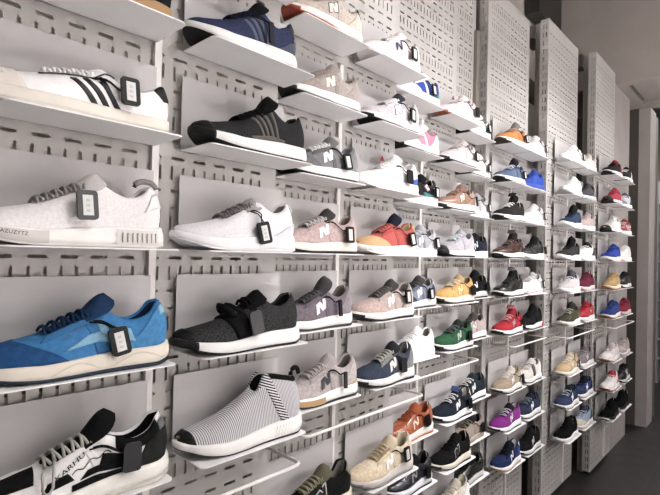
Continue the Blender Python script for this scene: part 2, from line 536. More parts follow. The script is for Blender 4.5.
def x_karhu_white(S, root, near):
    obj('lettering', lettering(S, 'KARHU', .635, .165, .0140, .0030, .22, .012, .42), mat('141416', 'leather'), root)
    k = mat('1b1b1c', 'suede')
    obj('side_flash', band(S, (lambda q: .26-.02*q), (lambda q: .52-.04*q), .075, .125, .0022, 12, 5), k, root, True)
    obj('side_flash', band(S, (lambda q: .22+.02*q), (lambda q: .42-.02*q), .125, .20, .0022, 10, 5), k, root, True)
    bm = bmesh.new()
    tube(bm, [S.pt(.56-.2*i/20, .15+.016*math.sin(i*.8)+.003*i, .0018) for i in range(21)], .0008, 4)
    obj('side_stitching', bm, k, root)
    obj('toe_overlay', band(S, (lambda q: .73-.02*q), (lambda q: .93-.02*q), .24, .5, .0022, 10, 10), k, root, True)
    obj('toe_overlay', band(S, (lambda q: .55+.03*q), (lambda q: .70-.03*q), .10, .185, .0022, 10, 6), k, root, True)
    obj('collar_padding', band(S, .07, .33, .23, .325, .003, 12, 5), mat('141415', 'mesh'), root, True)
    bm = bmesh.new()
    a = S.pt(.66, .37, .004)
    tube(bm, [a, a+Vector((-.010, -.016, -.002)), a+Vector((-.012, -.026, -.022)), a+Vector((-.006, -.027, -.034)), a+Vector((.002, -.024, -.022)), a+Vector((.006, -.012, .004)), S.pt(.62, .40, .005)], .0022, 6)
    obj('lace_end', bm, mat('b9b7ae', 'lace'), root, True)
    obj('heel_overlay', band(S, .004, (lambda q: .235-.10*q), .012, .29, .0022, 8, 8), mat('2d2e2c', 'suede'), root, True)
    obj('foxing', band(S, .2, .56, .012, .06, .002, 10, 3), k, root, True)
    obj('heel_patch', band(S, .012, .06, .235, .30, .003, 4, 4), mat('77787a', 'leather'), root, True)
def x_cage(c):
    def f(S, root, near):
        m = mat(c, 'rubber')
        for i in range(4):
            tc = .37+.05*i
            obj('cage_strap', band(S, (lambda k, tc=tc: tc-.04+.085*k), (lambda k, tc=tc: tc-.04+.024+.08*k), .02, .36, .0022, 4, 12), m, root, True)
        obj('cage_rail', band(S, .28, .62, .02, .06, .0022, 12, 3), m, root, True)
    return f
def x_heelclip(c):
    def f(S, root, near):
        obj('heel_clip', band(S, .004, (lambda k: .26-.14*k), .012, .13, .0026, 8, 6), mat(c, 'plastic'), root, True)
        obj('pull_tab', band(S, .004, .03, .25, .33, .004, 3, 4), mat(c, 'lace'), root, True)
    return f
def x_strap(S, root, near):
    obj('instep_strap', band(S, (lambda k: .50+.05*math.sin(PI*k)), (lambda k: .62+.05*math.sin(PI*k)), .03, .97, .0042, 6, 22), mat('151516', 'knit'), root, True)
    bm = bmesh.new()
    for d in (0, .018):
        tube(bm, [S.pt(.60+.05*math.sin(PI*i/12), .36+.28*i/12, .004+.020*math.sin(PI*i/12))+Vector((d, 0, 0)) for i in range(13)], .0035, 6, 2)
    obj('strap_loop', bm, mat('1a1a1b', 'knit'), root, True)
    bm = bmesh.new()
    for i in range(3):
        t = .30+.07*i
        tube(bm, [S.pt(.44+.03*i, .38+.24*j/8, .005+.006*math.sin(PI*j/8)) for j in range(9)], .003, 6)
    obj('elastic_cords', bm, mat('111112', 'lace'), root, True)
def x_sockband(S, root, near):
    z = stripe_mat('zebra_band', '151516', 'e8e6e6', 190, (.35, 0, .94), .55)
    for q0, q1 in ((.012, .345), (.988, .655)):
        obj('collar_band', band(S, (lambda k: .16+.20*k), (lambda k: .235+.20*k), q0, q1, .0022, 5, 16), z, root, True)
    obj('collar_rim', band(S, .02, .34, .305, .345, .0024, 14, 3), mat('141415', 'knit'), root, True)
    bm = bmesh.new()
    c = Vector((-.006, 0, S.zt(0)+.078))
    tube(bm, [c+Vector((.010-.012*math.cos(PI*i/8)-.01, 0, .016*math.sin(PI*i/8))) for i in range(9)], .003, 6, 2)
    obj('pull_loop', bm, mat('1b1b1c', 'lace'), root, True)
    obj('toe_bumper', band(S, (lambda k: .94-.03*abs(k-.5)*2), .995, .01, .99, .003, 5, 20), mat('141414', 'rubber'), root, True)
    b = bmesh.new()
    for i in range(7):
        t = .12+.028*i
        p0 = Vector((-t*S.L-.006, S.yc(t)-S.wb(t)-.0072, S.zb(t)+S.st(t)*.25)); p1 = p0+Vector((.006, .0005, S.st(t)*.55))
        tube(b, [p0, p1], .0011, 4)
    obj('midsole_ribs', b, mat('d9d5d2', 'rubber'), root)
def x_tanblock(S, root, near):
    bm = bmesh.new(); V = []
    for z in (.2, .8):
        V.append([bm.verts.new((-t*S.L, S.yc(t)-S.wb(t)-.0075, S.zb(t)+S.st(t)*z)) for t in [.55+.036*i for i in range(11)]])
    grid_faces(bm, V)
    obj('midsole_insert', bm, mat('c9a26a', 'rubber'), root, True)
    obj('heel_insert', band(S, .02, .27, .012, .035, .004, 8, 3), mat('b5a05e', 'rubber'), root, True)
def x_star(S, root, near):
    bm = bmesh.new(); c = None
    V = []
    for i in range(10):
        r = .017 if i % 2 == 0 else .008
        a = PI/2+i*PI/5
        V.append(bm.verts.new(S.pt(.36-r*math.cos(a)/S.L, .17+r*math.sin(a)*4.6, .003)))
    c = bm.verts.new(S.pt(.36, .17, .004))
    for i in range(10): bm.faces.new((c, V[i], V[(i+1) % 10]))
    obj('star_logo', bm, mat('f4f1ef', 'leather'), root)
def x_diamond(S, root, near):
    for r, c, o in ((.020, 'e8a6b8', .0028), (.014, 'f6f0f0', .0036), (.006, '3a3034', .0044)):
        bm = bmesh.new()
        V = [bm.verts.new(S.pt(.36+dx*r/S.L, .20+dy*r*4.0, o)) for dx, dy in ((1, 0), (0, 1), (-1, 0), (0, -1))]
        bm.faces.new(V)
        obj('diamond_logo', bm, mat(c, 'leather'), root)
    obj('teal_overlay', band(S, .10, .46, .02, .09, .002, 8, 4), mat('3d8f92', 'leather'), root, True)
    obj('heel_overlay', band(S, .004, .16, .02, .25, .002, 6, 6), mat('f0eeee', 'leather'), root, True)
def x_redline(S, root, near):
    bm = bmesh.new()
    tube(bm, [(-t*S.L, S.yc(t)-S.wb(t)-.0066, S.zb(t)+S.st(t)*.45) for t in [.06+.028*i for i in range(31)]], .0016, 4)
    obj('midsole_line', bm, mat('d2373f', 'rubber'), root)
def x_redtab(S, root, near):
    tip = S.pt(.47, .62, .02)
    bm = bmesh.new()
    V = [bm.verts.new(tip+Vector(p)) for p in ((-.008, -.002, 0), (.008, -.002, 0), (0, -.001, .016), (-.008, .002, 0), (.008, .002, 0), (0, .001, .016))]
    for f in ((0, 1, 2), (5, 4, 3), (0, 3, 4, 1), (1, 4, 5, 2), (2, 5, 3, 0)): bm.faces.new([V[i] for i in f])
    obj('red_flag', bm, mat('cf2f33', 'plastic'), root)
def x_redpattern(S, root, near):
    for t0, q0 in ((.2, .05), (.3, .16), (.42, .06), (.5, .18), (.12, .18)):
        obj('side_overlay', band(S, t0, t0+.08, q0, q0+.08, .0025, 4, 4), mat('f2eeee', 'leather'), root, True)
def x_redheel(c):
    def f(S, root, near):
        bm = bmesh.new(); V = []
        for z in (.12, .9):
            V.append([bm.verts.new((-t*S.L+.003, S.yc(t)-S.wb(t)-.0085, S.zb(t)+S.st(t)*z)) for t in [.02+.022*i for i in range(9)]])
        grid_faces(bm, V)
        obj('heel_insert', bm, mat(c, 'rubber'), root, True)
    return f
def x_whitestripes(S, root, near):
    for i in range(3):
        tc = .34+.07*i
        obj('side_stripe', band(S, (lambda k, tc=tc: tc-.05+.1*k), (lambda k, tc=tc: tc-.02+.1*k), .02, .30, .002, 4, 8), mat('c9c9c9', 'leather'), root, True)
def x_strapband(S, root, near):
    obj('instep_strap', band(S, .44, .54, .03, .97, .006, 5, 18), mat('6f6864', 'suede'), root, True)
def x_small_logo(c):
    def f(S, root, near):
        bm = bigN(S, .44, .15, .02, .017, .006, .003)
        obj('letter_logo', bm, mat(c, 'leather'), root)
    return f
def zebra():
    return stripe_mat('zebra_knit', '77757a', 'cfcccf', 250, (.98, .05, .12), .42)

# ------------------------------------------------------------------ the sneakers, column by column
D = dict(A=.892, B=.991, C=1.121, D=1.199, E=1.135, F=1.034, G=.950)
COLS = {'c0': ('A', .166, .436), 'c1': ('A', .491, .760), 'c2': ('B', .812, 1.074), 'c3': ('B', 1.131, 1.384),
        'c4': ('C', 1.470, 1.733), 'c5': ('C', 1.795, 2.065), 'c6': ('D', 2.110, 2.386), 'c7': ('E', 2.436, 2.692),
        'c8': ('E', 2.722, 2.990), 'c9': ('F', 3.095, 3.357), 'c10': ('F', 3.413, 3.681), 'c11': ('G', 3.744, 4.014), 'c12': ('G', 4.068, 4.340)}
SD = .126
def rowz(r):
    return HC+.0023-(r-2)*.2-(.101 if r >= 5 else 0)
W_, BK, NV = 'efecea', '1b1b1d', '232a3f'
R = lambda **k: k
LIST = {
 ('c0', 0): R(U='232528', M='b98d56', O='b98d56', style='cup', desc='dark sneaker on a tan gum sole beside the navy running shoe', notag=1, X=BK),
 ('c0', 1): R(style='cup', um='leather', U='f3f0f0', M='e4dccf', O='e4dccf', I='d9d5d6', G='efedee', X='f0eeee', KT='26262a', stripes=3, stc='232327', st0=.36, tz=.086, tt=.36, hs=.84, L=.30, extra=x_shelltoe, desc='low white leather sneaker with three black side stripes and cream sole', tagt=.28),
 ('c0', 2): R(style='boost', um='knit', U='e9e4e4', M='f0ebe7', O='d8d2ce', I='a9a3a2', G='c9c3c2', X='a29c9b', extra=x_blocks, L=.29, tz=.117, desc='all white knit runner with ribbed sole blocks on the aisle side', tagt=.47, tagh=.055, tago='5f5e60'),
 ('c0', 3): R(U='2f86c6', T='1c5a98', E='2f80be', K='3d92cf', G='1d416d', X='173a63', I='16355a', M='e4d9c8', O='26364a', L=.292, extra=x_karhu_blue, desc='bright blue suede runner with cream midsole and navy laces', tagt=.33, tagh=.042),
 ('c0', 4): R(um='leather', U='ece9e7', T='e9e5e3', E='e6e3e2', G='151516', X='b9b7ae', I='121213', M='e9e4dc', O='c9c2b8', L=.292, tz=.134, extra=x_karhu_white, desc='white sneaker with black overlays, black tongue and striped laces', tagt=.26, tagh=.050, blank=1),
 ('c1', 0): R(style='boost', um='knit', U='3b4468', M='f0eeec', O='1b1c1e', I='14161c', G='15171c', X='23283a', stripes=3, stc='5a6480', st0=.38, KT='2e3344', tz=.128, extra=x_heelclip('525c70'), desc='navy knit running shoe with tonal stripes and black collar', tagt=.36, tagn=1),
 ('c1', 1): R(style='boost', um='knit', U='363538', M='f1efee', O='161617', B='19191a', I='111112', G='131314', X='1b1b1c', tz=.134, extra=x_cage('6b6560'), desc='charcoal knit running shoe with taupe cage and thick white sole', notag=1),
 ('c1', 2): R(style='boost', um='knit', U='e6e3e6', M='f2f0f2', O='e2dfe2', I='8f8a8a', G='aaa5a4', X='8f8987', tz=.110, extra=x_heelclip('d8d8e0'), desc='white running shoe with grey collar on thick white foam sole', tagt=.38, tagh=.030),
 ('c1', 3): R(style='boost', um='heather', U='3a393b', M='f0eeec', O='17171a', B='151517', I='101011', G='121213', tz=.118, extra=x_strap, desc='black heather knit slip-on with instep strap and white sole', tagt=.50, tago='555456', blank=1, tagh=.05),
 ('c1', 4): R(style='sock', umat=zebra, U='bdbbbe', M='efebe8', O='2a292b', I='161617', extra=x_sockband, desc='laceless sock sneaker in thin grey and white stripes', notag=1),
 ('c2', -1): R(U='cdbfb2', T='cdbcb0', K='d8cabd', E='c5b7ab', G='bfb3a8', X='cfc6bd', KT='2b2b30', N='e2d9d0', NO='45424a', M='eee9e4', O='b3492e', I='8d8580', desc='beige suede runner with dark outlined letter and red outsole', notag=1),
 ('c2', 0): R(U='b5a8a0', T='b09f98', K='b3a79f', E='a99c94', G='a89d98', X='b9aea6', N='e8e2d2', M='ece9e6', O='3c3b3c', I='8d8580', desc='taupe suede runner with cream letter under the red outsole one', notag=1),
 ('c2', 1): R(U='8d8c8f', T='7c7b7f', K='8f9094', E='77767a', G='7d7d7e', X='e6e4e3', N='f0eeee', M='efeeec', O='29292b', I='77757a', desc='mid grey suede runner with white letter beside the charcoal cage shoe', tagt=.27),
 ('c2', 2): R(U='c9adaa', T='c8aca9', K='cdb5ae', E='c6a9a6', G='4a4948', X='cfcac7', N='dedad9', M='eae3d6', O='222224', I='7d776a', desc='dusty pink suede runner with dark grey tongue and cream midsole', tagt=.20),
 ('c2', 3): R(U='877a86', T='85777f', K='9a8f97', E='7d717c', G='4b4a4c', X='6c686c', N='dbd8dc', M='ebe8e2', O='47454a', I='6f695a', tz=.138, desc='mauve grey runner with tall dark tongue and white letter', tagt=.28, tagn=1),
 ('c2', 4): R(U='baaead', T='bcb0ae', K='c0b5b2', E='b3a7a6', G='b0a5a4', X='c3b9b7', N='46464b', M='efedea', O='2b2b30', I='7f7774', extra=x_tanblock, desc='pale mauve runner with dark grey letter and tan sole insert', tagt=.28, tagn=1),
 ('c2', 5): R(U='1b1b1c', T='17171a', K='222221', E='2a2a26', G='6f6a52', X='9d9678', N='18181a', NO='c9c6c0', M='d8d0b8', O='6f6a52', I='8d887c', KT='8d8878', desc='black runner with olive laces and white outlined letter', notag=1),
 ('c3', -1): R(um='leather', U='e8dfe0', T='eae0e0', K='f0eaea', E='e2d8da', G='e0d9d9', X='efecec', N='4d4c7c', thin=1, M='f2efef', O='e6e0e0', I='cfc8c8', desc='pale pinkish white runner with small violet letter on top shelf', tagt=.26),
 ('c3', 0): R(U='cfc5cb', T='cdc1c8', K='ddd6d9', E='d5ccd2', G='33353f', X='e5e2e4', N='f2f0f2', NO='55597a', M='f0eded', O='1f1f21', I='b9b2b6', desc='lilac grey runner with dark tongue and navy edged letter', tagt=.27),
 ('c3', 1): R(um='leather', U='efecee', T='f2f0f0', K='f2eff0', E='e9e6e9', G='dcd8da', X='f4f2f2', accent='4d74d8', M='f3f1f1', O='efecec', I='d9d5d7', desc='plain white leather sneaker with small blue patch at heel', tagt=.28, blank=1, extra=x_redtab),
 ('c3', 2): R(U='d8615a', T='dcb27c', K='d9655a', E='d0554f', G='22273a', X='e0736a', KT='d9b57c', M='f0ecea', O='e2dcd8', I='d9b883', tz=.136, um='mesh', desc='coral red runner with yellow toe and dark navy tongue', tagt=.20),
 ('c3', 3): R(U='c5b0a8', T='c9aea4', K='cfc4bc', E='c2aba2', G='4b4a47', X='7a7774', N='dcd6d4', M='edeae6', O='252527', I='807b74', desc='pinkish beige runner with grey laces and silver letter', tagt=.24, tagh=.06),
 ('c3', 4): R(U='485164', T='424d62', K='8b8c8c', E='8e8c8a', G='303136', X='b9b7b0', N='dcdad8', M='efece9', O='2a2c33', I='77756f', desc='slate blue runner with grey panels, silver laces and white sole', tagt=.36, blank=1),
 ('c3', 5): R(U='dfcdb0', T='dcc7a6', K='ddc9a9', E='d8c3a2', G='cbb797', X='c8b28d', N='eeeae6', M='cfc8c2', O='8d8784', I='c9bfa0', KT='eeeae8', desc='cream suede runner with white mesh panel and beige laces', tagt=.24, tagh=.055),
 ('c4', -1): R(U='2c4fc0', T='f0efef', K='2c4fc0', E='f0eff0', G='f0eff0', X='f2f1f1', accent='3a8f78', um='leather', M='f2f0f0', O='eceaea', I='d0d0d8', desc='royal blue and white leather sneaker with green heel spot', tagt=.30),
 ('c4', 0): R(U='e58aa8', T='f0eeee', K='f2f0f0', KT='3f8f90', E='eeebec', um='leather', G='e9e6e7', X='f2f0f0', M='f2f0f0', O='1f1f21', I='cfcaca', desc='pink and white sneaker with teal heel tab', notag=1),
 ('c4', 1): R(U='222124', T='efedee', K='29282b', E='232226', G='1d1d20', X='2a2a2d', M='efeded', O='e4e2e2', I='1a1a1c', um='leather', extra=x_diamond, desc='black sneaker with pink diamond badge and teal trim', tagt=.16),
 ('c4', 2): R(U='b5b6bd', T='c8c8cd', K='d5d4d8', E='8f93a5', G='a6a6ad', X='dcdce0', N='e9e9ee', NO='5b6a93', M='eeecec', O='e2dfdf', I='8f8d92', desc='silver grey runner with blue edged letter behind the coral one', tagt=.12),
 ('c4', 3): R(U='8b93a6', T='4a5470', K='4a5470', E='6d7488', G='4c4a4a', X='5f5e5f', N='dcdce0', M='eeecea', O='3d4558', I='6f6c66', KT='cfd0d6', desc='blue grey runner with navy stripes and white midsole', tagt=.26),
 ('c4', 4): R(U='f0eded', T='f1eeee', K='f2efef', E='eae7e7', G='e3e0df', X='efecec', M='f3f1f1', O='eae7e6', I='8e887c', um='leather', desc='all white leather sneaker below the blue grey runner', notag=1),
 ('c4', 5): R(U='c4622c', T='bf5b27', K='c8662f', E='b85524', G='b7572a', X='b5552a', N='e3c9b4', thin=1, M='ece6e0', O='c8692f', I='a04a22', um='shiny', desc='orange brown leather runner with white midsole', tagt=.27, blank=1, tagh=.05),
 ('c4', 6): R(U='32323c', T='2d2d36', K='34343c', E='26262d', G='17171a', X='232327', N='8f8f98', thin=1, M='dcdce2', O='2a2a30', I='17171a', um='shiny', desc='glossy dark navy leather runner with black collar', tagt=.22, blank=1),
 ('c5', -1): R(U='e6d6d6', T='e8d9d8', K='ecdfde', E='e2d0d0', G='dccaca', X='f0e8e6', M='f0e9e7', O='c0633a', I='cdbdbb', um='leather', extra=x_redtab, desc='pale pink leather runner with rust outsole and red flag', tagt=.14, blank=1),
 ('c5', 0): R(U='cdc2c3', T='cabdbe', K='d5cbcb', E='c5b9ba', G='bfb4b3', X='d8cfce', M='f0edec', O='252527', I='a39b99', desc='pale mauve runner with dark outsole under the rust outsole one', tagt=.14),
 ('c5', 1): R(U='b0846f', T='ad7f6b', K='b88f7c', E='a87a66', G='9a7262', X='b8917f', N='e2cfc2', M='f0e8e2', O='2a2a2b', I='8f6f60', um='shiny', desc='copper brown leather runner with pale letter', tagt=.10, tagn=1),
 ('c5', 2): R(U='b5b1b9', T='b1acb4', K='c0bcc4', E='a8a4ad', G='a5a3aa', X='cfdde0', M='f0eeee', O='1f1f20', B='222223', I='8f8c92', um='mesh', desc='light grey running shoe with black outsole curling over its toe', notag=1),
 ('c5', 3): R(U='d9a95a', T='dba957', K='d8a858', E='d2a050', G='b99a68', X='efdcc0', N='e9c98a', thin=1, M='ecdfc8', O='2b2a28', I='8e8068', desc='mustard yellow suede runner with white laces', tagt=.16, blank=1),
 ('c5', 4): R(U='2e6a46', T='2b6642', K='3a6f4e', E='245a3a', G='2b2d2c', X='6f7a74', N='a8a9aa', M='eeecea', O='252527', I='3a3c38', desc='green suede runner with grey letter and dark laces', tagt=.24, blank=1),
 ('c5', 5): R(U='2a3342', T='28313f', K='2a3342', E='252d3a', G='232936', X='e9e7ea', N='d5d6da', M='efeded', O='23262c', I='cfc7bb', KT='d5cdc2', GL='5566a8', desc='navy suede runner with white laces beside the orange brown one', tagt=.20, blank=1),
 ('c5', 6): R(U='1c1c1d', T='19191b', K='1f1f20', E='171718', G='141415', X='1c1c1d', N='1b1b1c', NO='a9a8a4', M='d9cfbf', O='2a2928', I='121213', desc='black suede runner with thin outlined letter and cream midsole', notag=1),
 ('c5', 7): R(U='cfc9bf', T='c4bcae', K='ece8e6', E='d5cfc6', G='b9b09f', X='cfc8ba', N='d9a04a', thin=1, M='f0edea', O='8d8784', I='cdbf9f', KT='2a2f45', desc='off-white runner with navy heel tab and gold letter', notag=1),
 ('c6', -1): R(U='eae7e7', K='3f9088', um='leather', G='e9e6e6', X='f2f0f0', M='f2f0f0', O='2a2a2b', I='d0cccc', desc='white sneaker with teal heel on the narrow top shelf', tagt=.2),
 ('c6', 0): R(U='d8cfcf', T='d3c9c9', K='e0d8d8', G='cfc6c5', X='e8e2e0', M='f2efee', O='2a2a2b', I='a9a19f', desc='pale stone runner behind the pale mauve one', tagt=.18),
 ('c6', 1): R(U='b9b5b8', T='b2adb1', K='c8c4c7', E='a9a4a8', G='a5a1a4', X='d5d2d3', M='efeded', O='d5d2d2', I='8f8b8d', um='mesh', desc='light grey mesh runner behind the copper brown one', tagt=.12),
 ('c6', 2): R(U='242a3a', T='212736', K='2a3142', E='1f2431', G='191b22', X='2a3040', N='c9ccd5', thin=1, M='f0eeee', O='e6e4e4', I='191b20', desc='dark navy runner with white letter behind the light grey one', notag=1),
 ('c6', 3): R(U='1b1b1d', T='18181a', K='222224', E='161617', G='151516', X='1f1f20', N='dcdcdf', thin=1, M='c9c8ca', O='2a2a2c', I='121213', tz=.14, desc='black runner with white letter behind the mustard one', tagt=.12, blank=1),
 ('c6', 4): R(U='b9a6a4', T='b6a2a0', K='bfb0ad', E='b09c9a', G='4f4c49', X='6a6764', N='d9cfcc', thin=1, M='efebe8', O='2a2a2b', I='55514d', desc='rose grey suede runner behind the green one', notag=1),
 ('c6', 5): R(U='2b3440', T='29323d', K='2b3440', E='262e38', G='2c3540', X='eceaea', N='d8d9dc', M='efeded', O='2a2d33', I='3a4048', desc='deep navy runner with white laces above the tan suede shoe', notag=1),
 ('c6', 6): R(U='a8988a', T='a5957f', K='a8988a', E='a29283', G='2c2a29', X='9c8c7d', M='b5a596', O='a09080', I='2a2827', style='flat', desc='plain tan suede sneaker with tone on tone sole', tagt=.20, blank=1),
 ('c6', 7): R(U='232324', T='1f1f20', K='262627', G='161617', X='1d1d1e', M='c9c7c4', O='55534f', I='131314', um='shiny', style='flat', desc='black leather sneaker on the lowest narrow shelf', notag=1, KT='1a1a1b'),
 ('c7', -1): R(U='d98a44', T='d5843c', K='d98a44', E='cf7d38', G='8d8682', X='c9a488', M='f2e8de', O='4a3c34', I='8a6a50', desc='orange suede runner at the top of its panel', tagt=.14, tz=.14),
 ('c7', 0): R(U='64789a', T='5c7093', K='6d80a1', E='566a8c', G='22252c', X='cdd5e0', M='f0ece6', O='1d1f24', I='2a2f3a', um='mesh', desc='denim blue runner with black tongue tab', tagt=.18, tz=.145),
 ('c7', 1): R(U='33302f', T='2c2a29', K='3a3635', G='1d1c1c', X='e9e5e2', GL='3a3a3c', M='f1ece4', O='211f1e', I='1b1a1a', tz=.150, um='mesh', desc='dark brown running shoe with white laces and square tongue label', notag=1),
 ('c7', 2): R(U='5a3f38', T='5c4038', K='4a3430', G='2a2422', X='8a6f66', GL='6a6664', M='efe6da', O='221f1e', I='221d1b', tz=.150, um='shiny', desc='brown leather running shoe with cream sole and tongue label', notag=1),
 ('c7', 3): R(U='2e2d2c', T='2a2928', K='393735', G='1c1c1c', X='4a4846', GL='77767a', M='e9e4de', O='1f1e1e', I='1a1a1a', tz=.150, um='shiny', desc='black leather running shoe with grey tongue label', notag=1),
 ('c7', 4): R(U='c72636', T='c92335', K='b82234', E='bb2031', G='a51f2d', X='e39a9c', GL='c96a6c', N='9d9da2', M='efedee', O='20222a', I='7d1a24', tz=.145, desc='bright red suede runner with grey letter', tagt=.10, blank=1),
 ('c7', 5): R(U='b39f88', T='b09a80', K='bfae9a', E='b3a18c', G='c9bdb0', X='e6e0da', N='e3dcd4', M='efebe6', O='3a3733', I='c2ab8a', desc='tan suede runner with white laces above the purple one', tagt=.12, blank=1),
 ('c7', 6): R(U='9c2f9c', T='9a2c9a', K='a53aa5', E='8f278f', G='2c1d33', X='d9d2de', N='cfc8d4', M='efedf0', O='2a2630', I='c9c2b4', desc='purple suede runner with silver letter', notag=1),
 ('c7', 7): R(U='28376a', T='263463', K='3a4fa0', E='1d2540', G='191c2a', X='1d2130', N='dfe2ea', thin=1, M='eceaea', O='b9925f', I='d9d5d2', KT='e2e2e8', desc='navy blue runner with white midsole and tan gum outsole', notag=1),
 ('c8', -1): R(U='eeebec', T='efeced', K='f0eeee', G='e5e2e3', X='f0eeee', M='f3f1f1', O='e9e6e6', I='cfcbcc', um='leather', desc='white leather sneaker beside the orange suede runner', tagt=.10),
 ('c8', 0): R(U='3a5fd0', T='385ccc', K='3a5fd0', G='3556bd', X='3f63d2', M='3a5fd0', O='f0eeee', I='2c49a0', um='mesh', desc='royal blue mesh shoe beside the denim blue runner', notag=1),
 ('c8', 1): R(U='efeded', T='f1efef', K='f2f0f0', G='e6e4e4', X='f2f0f0', M='f3f1f1', O='eae8e8', I='cfcccc', um='leather', desc='white leather sneaker beside the dark brown running shoe', tagt=.10),
 ('c8', 2): R(U='47474a', T='3f3f42', K='3c3c3f', G='1f1f20', X='2a2a2c', M='f0eeee', O='e5e3e3', I='1b1b1c', um='shiny', desc='graphite grey sneaker with black heel and white sole', tagt=.08, blank=1, tz=.138),
 ('c8', 3): R(U='ebe8e9', T='efeced', K='f0edee', G='b9b5b5', X='eeecec', KT='7a6a70', M='f2f0f0', O='eae6e6', I='9c9696', um='mesh', extra=x_redline, desc='white runner with a thin red line along its sole', tagt=.10),
 ('c8', 4): R(U='232326', T='1f1f22', K='2c2c2f', E='17171a', G='141416', X='2a2a2c', M='efeded', O='1d1d1f', I='131314', um='mesh', tz=.14, extra=x_redheel('d8354a'), desc='black mesh runner with red heel insert', notag=1),
 ('c8', 5): R(U='dcd4cd', T='d8cfc7', K='efebe8', E='d9d1cb', G='d5cdc6', X='e9e5e1', M='efecea', O='55504d', I='a99c90', extra=x_strapband, desc='pale stone sneaker crossed by a grey strap', notag=1),
 ('c8', 6): R(U='36415c', T='343f58', K='3f4a66', E='2c364d', G='252b3a', X='8a93a8', N='e2e4ea', M='efeeee', O='2a2d36', I='2c3140', desc='navy runner with white letter beside the purple one', notag=1),
 ('c8', 7): R(U='1d1d20', T='1b1b1d', K='232326', E='161618', G='161618', X='2c2c2f', N='bdbec2', M='dddcdc', O='232326', I='141415', desc='black runner with silver letter beside the navy gum soled one', notag=1),
 ('c9', -1): R(U='efeceb', T='f0eeed', K='f2f0ef', G='e6e3e2', X='f2f0ef', M='f3f1f0', O='eae7e6', I='d0cccb', um='leather', desc='white leather sneaker on a top shelf beside the greyish beige one', tagt=.10),
 ('c9', 0): R(U='d9e6dc', T='d5e3d8', K='e2ece4', G='cfdfd4', X='e6efe8', M='eae9e8', O='b9b7b5', I='a8b5ac', um='mesh', desc='pale mint green runner', notag=1),
 ('c9', 1): R(style='boost', U='38486a', K='2d3a56', G='17181b', X='2a3448', M='efeded', O='e9e7e7', I='131417', um='knit', tz=.15, desc='navy blue knit shoe with black collar and thick white sole', notag=1),
 ('c9', 2): R(style='boost', U='3d3c3d', K='333233', G='161617', X='29292a', M='efedec', O='e6e4e3', I='121213', um='knit', tz=.15, desc='charcoal knit shoe with black tongue loop and white sole', notag=1),
 ('c9', 3): R(U='c5c1c2', T='c2bebf', K='d5d2d3', E='bcb8b9', G='55545a', X='dcd9da', M='efeded', O='d9d6d5', I='3a3d4a', desc='light grey runner with dark grey tongue', notag=1, tz=.142),
 ('c9', 4): R(U='55523c', T='504d36', K='6d6a55', E='49462f', G='34352a', X='c9c6ba', M='efece8', O='d9d4cc', I='2a2a24', um='mesh', desc='olive green runner with pale laces', notag=1, tz=.142),
 ('c9', 5): R(U='cdb085', T='cbac80', K='d2b78f', E='c5a67b', G='c9b598', X='efe6d8', N='e6d8c0', M='efe9e0', O='cfc3b2', I='b09a78', desc='sand coloured suede runner', tagt=.14),
 ('c9', 6): R(U='3a466c', T='3c4972', K='333e60', E='2c3554', G='23283a', X='c9cdd8', N='dfe2ea', M='eceae9', O='8d8a8a', I='232838', desc='indigo suede runner with white letter', notag=1),
 ('c9', 7): R(U='131314', T='121213', K='141415', G='0f0f10', X='151516', M='efedec', O='e2e0df', I='0d0d0e', um='suede', desc='black suede runner with white sole on a lowest shelf', notag=1),
 ('c10', -1): R(U='cfc9c3', T='cac3bc', K='d5cfc9', G='c5beb7', X='d9d4ce', M='eeebe8', O='dcd8d4', I='a39d97', um='mesh', desc='greyish beige runner on a top shelf', notag=1),
 ('c10', 0): R(U='55535a', T='504e55', K='8d8b90', G='47464c', X='5d5b60', M='cdcbcd', O='8d8b8c', I='35343a', um='mesh', desc='dark grey runner behind the pale mint one', notag=1),
 ('c10', 1): R(U='bda9a7', T='b8a3a1', K='c5b3b0', G='a89694', X='c9bab7', M='efebe9', O='dcd6d3', I='8f7f7d', desc='rosy grey runner behind the navy knit shoe', notag=1),
 ('c10', 2): R(U='efecea', K='232324', T='efeceb', G='2a2a2b', X='efeceb', M='f1efee', O='e6e3e1', I='1d1d1e', um='leather', desc='white sneaker with black heel and collar', notag=1),
 ('c10', 3): R(U='7d2c44', T='782840', K='85344b', G='6a2439', X='8a3a52', M='dcd2d4', O='b9a9ac', I='55202f', desc='maroon suede runner behind the light grey one', notag=1),
 ('c10', 4): R(U='c92235', T='c62033', K='cc2638', G='b01e2e', X='c92235', M='efebea', O='e6dfde', I='8f1a26', um='leather', extra=x_star, desc='red sneaker with a white star', notag=1),
 ('c10', 5): R(U='8f8289', T='8a7d84', K='998d93', E='85787f', G='7a6e75', X='b0a5aa', N='d5cdd1', M='ece8e8', O='cdc6c6', I='6a5f66', desc='mauve grey runner behind the sand coloured one', notag=1),
 ('c10', 6): R(U='38497d', T='34446f', K='232a45', E='2a3558', G='1f2436', X='343f60', N='e2e5ee', M='eceaea', O='9d9a9c', I='1f2436', desc='cobalt runner with white letter behind the indigo one', notag=1),
 ('c10', 7): R(U='9fb0c9', T='d5c8b0', K='3a4255', G='4a5266', X='c9d2df', M='e9e6e2', O='d5cdc0', I='2c3240', desc='pale blue sneaker with cream toe on a lowest shelf', notag=1),
 ('c11', -1): R(U='2a2729', K='c22a34', T='252325', G='a82530', X='2f2c2e', M='efe9e9', O='2a2729', I='232122', um='mesh', desc='black and red runner at the far top corner', notag=1),
 ('c11', 0): R(U='d63a52', K='d63a52', G='c2334a', X='d84a60', M='efe6e7', O='1f1e20', B='222123', I='8f2a3a', um='mesh', desc='pinkish red runner with black toe', notag=1),
